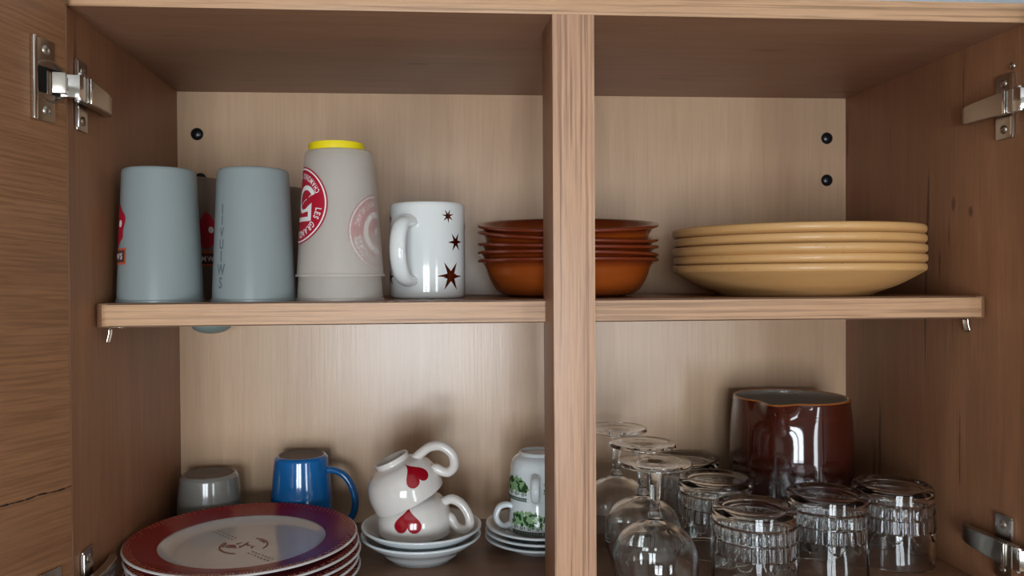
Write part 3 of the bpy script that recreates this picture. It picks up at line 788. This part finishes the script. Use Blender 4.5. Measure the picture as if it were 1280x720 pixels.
heart_cup('white cup with red heart upside down in the saucers, below the tilted one', (.2920, .180, zc), (0, 0, 0), R(-101), .0235, .0155, PI, R(-14), [(a, b, max(c, .0035)) for a, b, c in hl])
# upper one rests tilted on the foot of the lower one
heart_cup('white heart cup tipped to the left on top of the other heart cup', (.2870, .178, zc + .0375), (0, R(-25), 0), R(-58), .0295, .0145, PI + R(4), R(-12), hu)

# ---------------------------------------------------------------- green patterned espresso cups
gx, gy = .4335, .2010
g1 = tag(link('small_saucer', saucer_me(.0620, .0155, .032, .003), M['porcelain'], None, (gx, gy, Z0), (0, 0, 0)), 'bottom small saucer under the green-patterned cups', 'saucer', 'three small saucers under the green-patterned cups')
for k, lb in ((1, 'middle small saucer under the green-patterned cups'), (2, 'top small saucer, holding the green-patterned cups')):
    o = g1.copy(); C.objects.link(o); o.location = (gx + .0006*k, gy, Z0 + .0068*k); o['label'] = lb
GO = [(.0338, 0), (.0345, .0008), (.0345, .004), (.0333, .020), (.0314, .036), (.0294, .0425), (.0255, .0462), (.0222, .0480), (.0214, .0510)]
def leaf(x, y, a, l, w):
    n = 10; P = []
    for i in range(n):
        t = 2*PI*i/n; u = l*math.cos(t)/2; v_ = w*math.sin(t)/2*(1 - .3*math.cos(t))
        P.append((x + u*math.cos(a) - v_*math.sin(a), y + u*math.sin(a) + v_*math.cos(a)))
    return P, [tuple(range(n))]
def espresso(label, loc, hphi, gaps):
    t = root('espresso_cup', label, 'cup', loc, 'green-patterned cups stacked upside down')
    prof = GO + [(.0206, .0516), (.0196, .0508), (.0192, .0490), (0, .0482), (0, .0455), (.024, .0435), (.0284, .036), (.0305, .020), (.0318, .004), (.0320, .0005), (.0338, 0)]
    link('cup_body', auto(lathe(prof, 72), 40), M['porcelain'], t, smooth=False)
    hn = [(.0300, 0, .0265), (.037, 0, .0290), (.0460, 0, .0265), (.0500, 0, .0170), (.0465, 0, .0085), (.040, 0, .0045), (.0325, 0, .0065)]
    link('handle', tube(hn, .0050, .0034, n=8, seg=16), M['porcelain'], t, rot=(0, 0, hphi))
    rg = random.Random(5); dk, md, gr = [], [], []
    for c in range(6):
        ca = hphi + R(17) + c*(2*PI - R(34))/5.0
        if c == 5: continue
        ca += (2*PI - R(34))/10
        x0 = ca*.034
        for k in range(150):
            x = x0 + rg.uniform(-.0188, .0188); y = .0180 + rg.uniform(-.0065, .0075)
            if not .0115 < y < .0255 - 16*(x - x0)**2: continue
            a = rg.uniform(0, PI); (md if k % 5 < 4 else dk).append(leaf(x, y, a, rg.uniform(.0045, .0075), rg.uniform(.0024, .0040)))
        for k in range(4):
            x = x0 - .0150 + k*.0096
            for q in range(6): gr.append(leaf(x + .0016*math.cos(q*PI/3), .0085 + .0016*math.sin(q*PI/3), q*PI/3, .0026, .0016))
            dk.append(leaf(x + .004, .0088, PI/2, .0028, .0014))
        dk.append(rect(x0 - .0190, x0 + .0190, .0036, .0046, 8)); dk.append(rect(x0 - .0190, x0 + .0190, .0008, .0016, 8))
        for k in range(19): dk.append(rect(x0 - .0190 + k*.0020, x0 - .0190 + k*.0020 + .0013, .0016, .0036, 1))
    rm = rad_at(GO, 0.02)
    for nm, it, mm, of in (('grey_flowers', gr, M['grey_print'], .0002), ('leaf_pattern', md, M['green_mid'], .0003), ('dark_pattern', dk, M['green_dark'], .0004)):
        V, F = join2(it)
        P = []
        for (a, b) in V: r = rad_at(GO, b) + of; th = a/.034; P.append((r*math.cos(th), r*math.sin(th), b))
        o = link(nm, mesh(P, F, False), mm, t); o['kind'] = 'stuff'
    return t
espresso('lower green-patterned cup, upside down, its handle to the left', (gx, gy, .0225), R(-172), 0)
espresso('upper green-patterned cup, upside down, its handle facing us', (gx + .0005, gy, .0595), R(-103), 0)

# ---------------------------------------------------------------- wine glasses, upside down
def wine_glass(label, x, y):
    t = root('wine_glass', label, 'wine glass', (x, y, .0002), 'wine glasses upside down beside the centre post')
    H = .1348
    # bowl: outer then inner, open at z=0
    bo = smooth_prof([(.0318, 0), (.0345, .010), (.0388, .024), (.0403, .038), (.0380, .052), (.0310, .0645), (.0200, .0725), (.0100, .0765), (.0062, .0790)], 6)
    bi = smooth_prof([(.0050, .0745), (.0120, .0718), (.0240, .0660), (.0330, .0580), (.0378, .0470), (.0390, .036), (.0374, .024), (.0330, .010), (.0306, 0)], 6)
    st = [(r_, z_ + .0020) for r_, z_ in [(.0068, .0800), (.0070, .0812), (.0058, .0830)] + [(.0046, .0850), (.0048, .096), (.0054, .108), (.0064, .119), (.0080, .1245)]] + smooth_prof([(.0110, .1275), (.018, .1290), (.028, .1298), (.0338, .1305)], 4) + \
         [(.0349, .1312), (.0349, .1320), (.0338, H)] + smooth_prof([(.026, H - .0008), (.014, H - .0022), (.006, H - .0034)], 3) + [(0, H - .0038)]
    def rf(r, z, th):
        if .0835 < z < .1250 and r < .0085:
            n = 8; a = (th % (2*PI/n)) - PI/n; k = math.cos(PI/n)/math.cos(a); return r*(k*1.03)
        return r
    prof = [(0, .0755)] + bi[0:] + [(.0311, -.0002)] + bo + st
    me = lathe(prof, 96, rf)
    link('wine_glass_body', auto(me, 50), M['glass'], t, smooth=False)
    return t
wine_glass('wine glass upside down, nearest of the three beside the centre post', .5215, .0385)
wine_glass('wine glass upside down, middle of the three beside the centre post', .5335, .1220)
wine_glass('wine glass upside down, farthest back of the three beside the post', .5276, .2080)

# ---------------------------------------------------------------- faceted tumblers, upside down
TH = .0842
def tumbler_mesh():
    NF = 28
    def rf(r, z, th):
        if r < .038: return r
        a = (th % (2*PI/NF)) - PI/NF; fac = abs(a)/(PI/NF)      # 0 mid panel, 1 at edge
        def panel_depth(d): return d*(1 - fac**2)
        if .0668 < z < .0690 or .0525 < z < .0545: return r - .0016
        if .0545 <= z <= .0665: return r - .0013 + .0015*fac**2.2
        g = abs((th % (2*PI/10)) - PI/10)/(PI/10)               # 0 mid of a broad panel
        arc = .0385 - .0095*math.sqrt(max(0, 1 - (g/.62)**2))     # scalloped lower border
        if .0385 <= z <= .0525: return r - .0013 + .0015*fac**2.2
        if arc <= z < .0385: return r + .0002
        if z < arc: return r - .0013 - .0008*g**2*min(1, (arc - z)/.02)
        return r
    zs = [.0, .0008, .004, .010, .016, .022, .027, .029, .0305, .032, .0335, .035, .0365, .038, .0386, .041, .0435, .046, .0485, .0505, .0520, .0530, .0540, .0550, .058, .062, .0655, .0668, .0680, .0692, .0705, .074, .077, .0800]
    outer = [(.0428 - .0025*(z/.079) - (.0006 if z < .0005 else 0), z) for z in zs]
    outer += [(.0396, .0820), (.0380, .0834), (.0360, TH), (.0335, TH - .0004), (.0315, TH - .0020), (.029, TH - .0030), (.015, TH - .0034), (0, TH - .0036)]
    inner = [(0, .0775), (.012, .0774), (.026, .0770), (.0320, .0755), (.0345, .0715), (.0352, .058), (.0368, .036), (.0388, .012), (.0398, .0010), (.0410, .0)]
    def rf2(r, z, th): return r
    # outer and inner in one skin
    seg = 280; v, rings = [], []
    for src, fn in ((inner, rf2), (outer, rf)):
        for (r, z) in src:
            if r < 1e-6: rings.append([len(v)]); v.append((0, 0, z)); continue
            ring = []
            for i in range(seg):
                th = 2*PI*i/seg; rr = fn(r, z, th); ring.append(len(v)); v.append((rr*math.cos(th), rr*math.sin(th), z))
            rings.append(ring)
    f = []
    for a, b in zip(rings, rings[1:]):
        for i in range(seg):
            j = (i + 1) % seg
            if len(a) == 1 and len(b) == 1: continue
            if len(a) == 1: f.append((a[0], b[i], b[j]))
            elif len(b) == 1: f.append((a[i], a[j], b[0]))
            else: f.append((a[i], a[j], b[j], b[i]))
    return auto(mesh(v, f), 32)
tm = tumbler_mesh(); tm.materials.append(M['glass'])
for k, (x, y, lb) in enumerate(((.6282, .0600, 'thick faceted glass tumbler upside down, nearest the front'), (.7240, .1000, 'faceted glass tumbler upside down, directly in front of the brown jug'),
        (.8114, .1240, 'faceted glass tumbler upside down, nearest the right cabinet wall'), (.6314, .1700, 'faceted glass tumbler upside down, between the front tumbler and the back one'),
        (.6280, .2620, 'faceted glass tumbler upside down, farthest back against the back panel'))):
    o = bpy.data.objects.new('glass_tumbler', tm); C.objects.link(o); o.location = (x, y, Z0 + .0002); o.rotation_euler = (0, 0, k*.37)
    tag(o, lb, 'glass', 'faceted glass tumblers standing upside down')

# ---------------------------------------------------------------- brown jug
jug = root('brown_jug', 'large glossy brown stoneware jug with pouring lip, in the back right corner', 'jug', (.7472, .2275, .0002))
JH = .1648; SPA = R(-128)
def spout(r, z, th):
    a = (th - SPA + PI) % (2*PI) - PI
    k = math.exp(-(a/.20)**2)*max(0, min(1, (z - .125)/.038))**1.6
    k2 = math.exp(-((abs(a) - .42)/.16)**2)*max(0, min(1, (z - .125)/.038))**2
    return r + .0175*k - .0030*k2
jo = smooth_prof([(.058, 0), (.063, .004), (.068, .030), (.0705, .065), (.0705, .100), (.0690, .135), (.0672, .154), (.0667, JH - .003)], 6)
bodyp = [(0, .001)] + jo + [(.0663, JH - .0015)]
jb = link('jug_body', lathe(bodyp, 128, spout), M['jug'], jug)
rimp = [(.0663, JH - .0015), (.0655, JH), (.0638, JH), (.0628, JH - .0010)]
def sp2(r, z, th): return spout(r, z, th)
link('jug_lip', lathe(rimp, 128, sp2), M['jug_rim'], jug)['label'] = 'tan worn rim'
inp = [(.0628, JH - .0010)] + smooth_prof([(.0620, JH - .006), (.0632, .135), (.0650, .10), (.0650, .065), (.062, .02), (.054, .008)], 5) + [(0, .006)]
link('jug_inside', lathe(inp, 128, sp2), M['jug_in'], jug)['label'] = 'dull grey glazed inside'
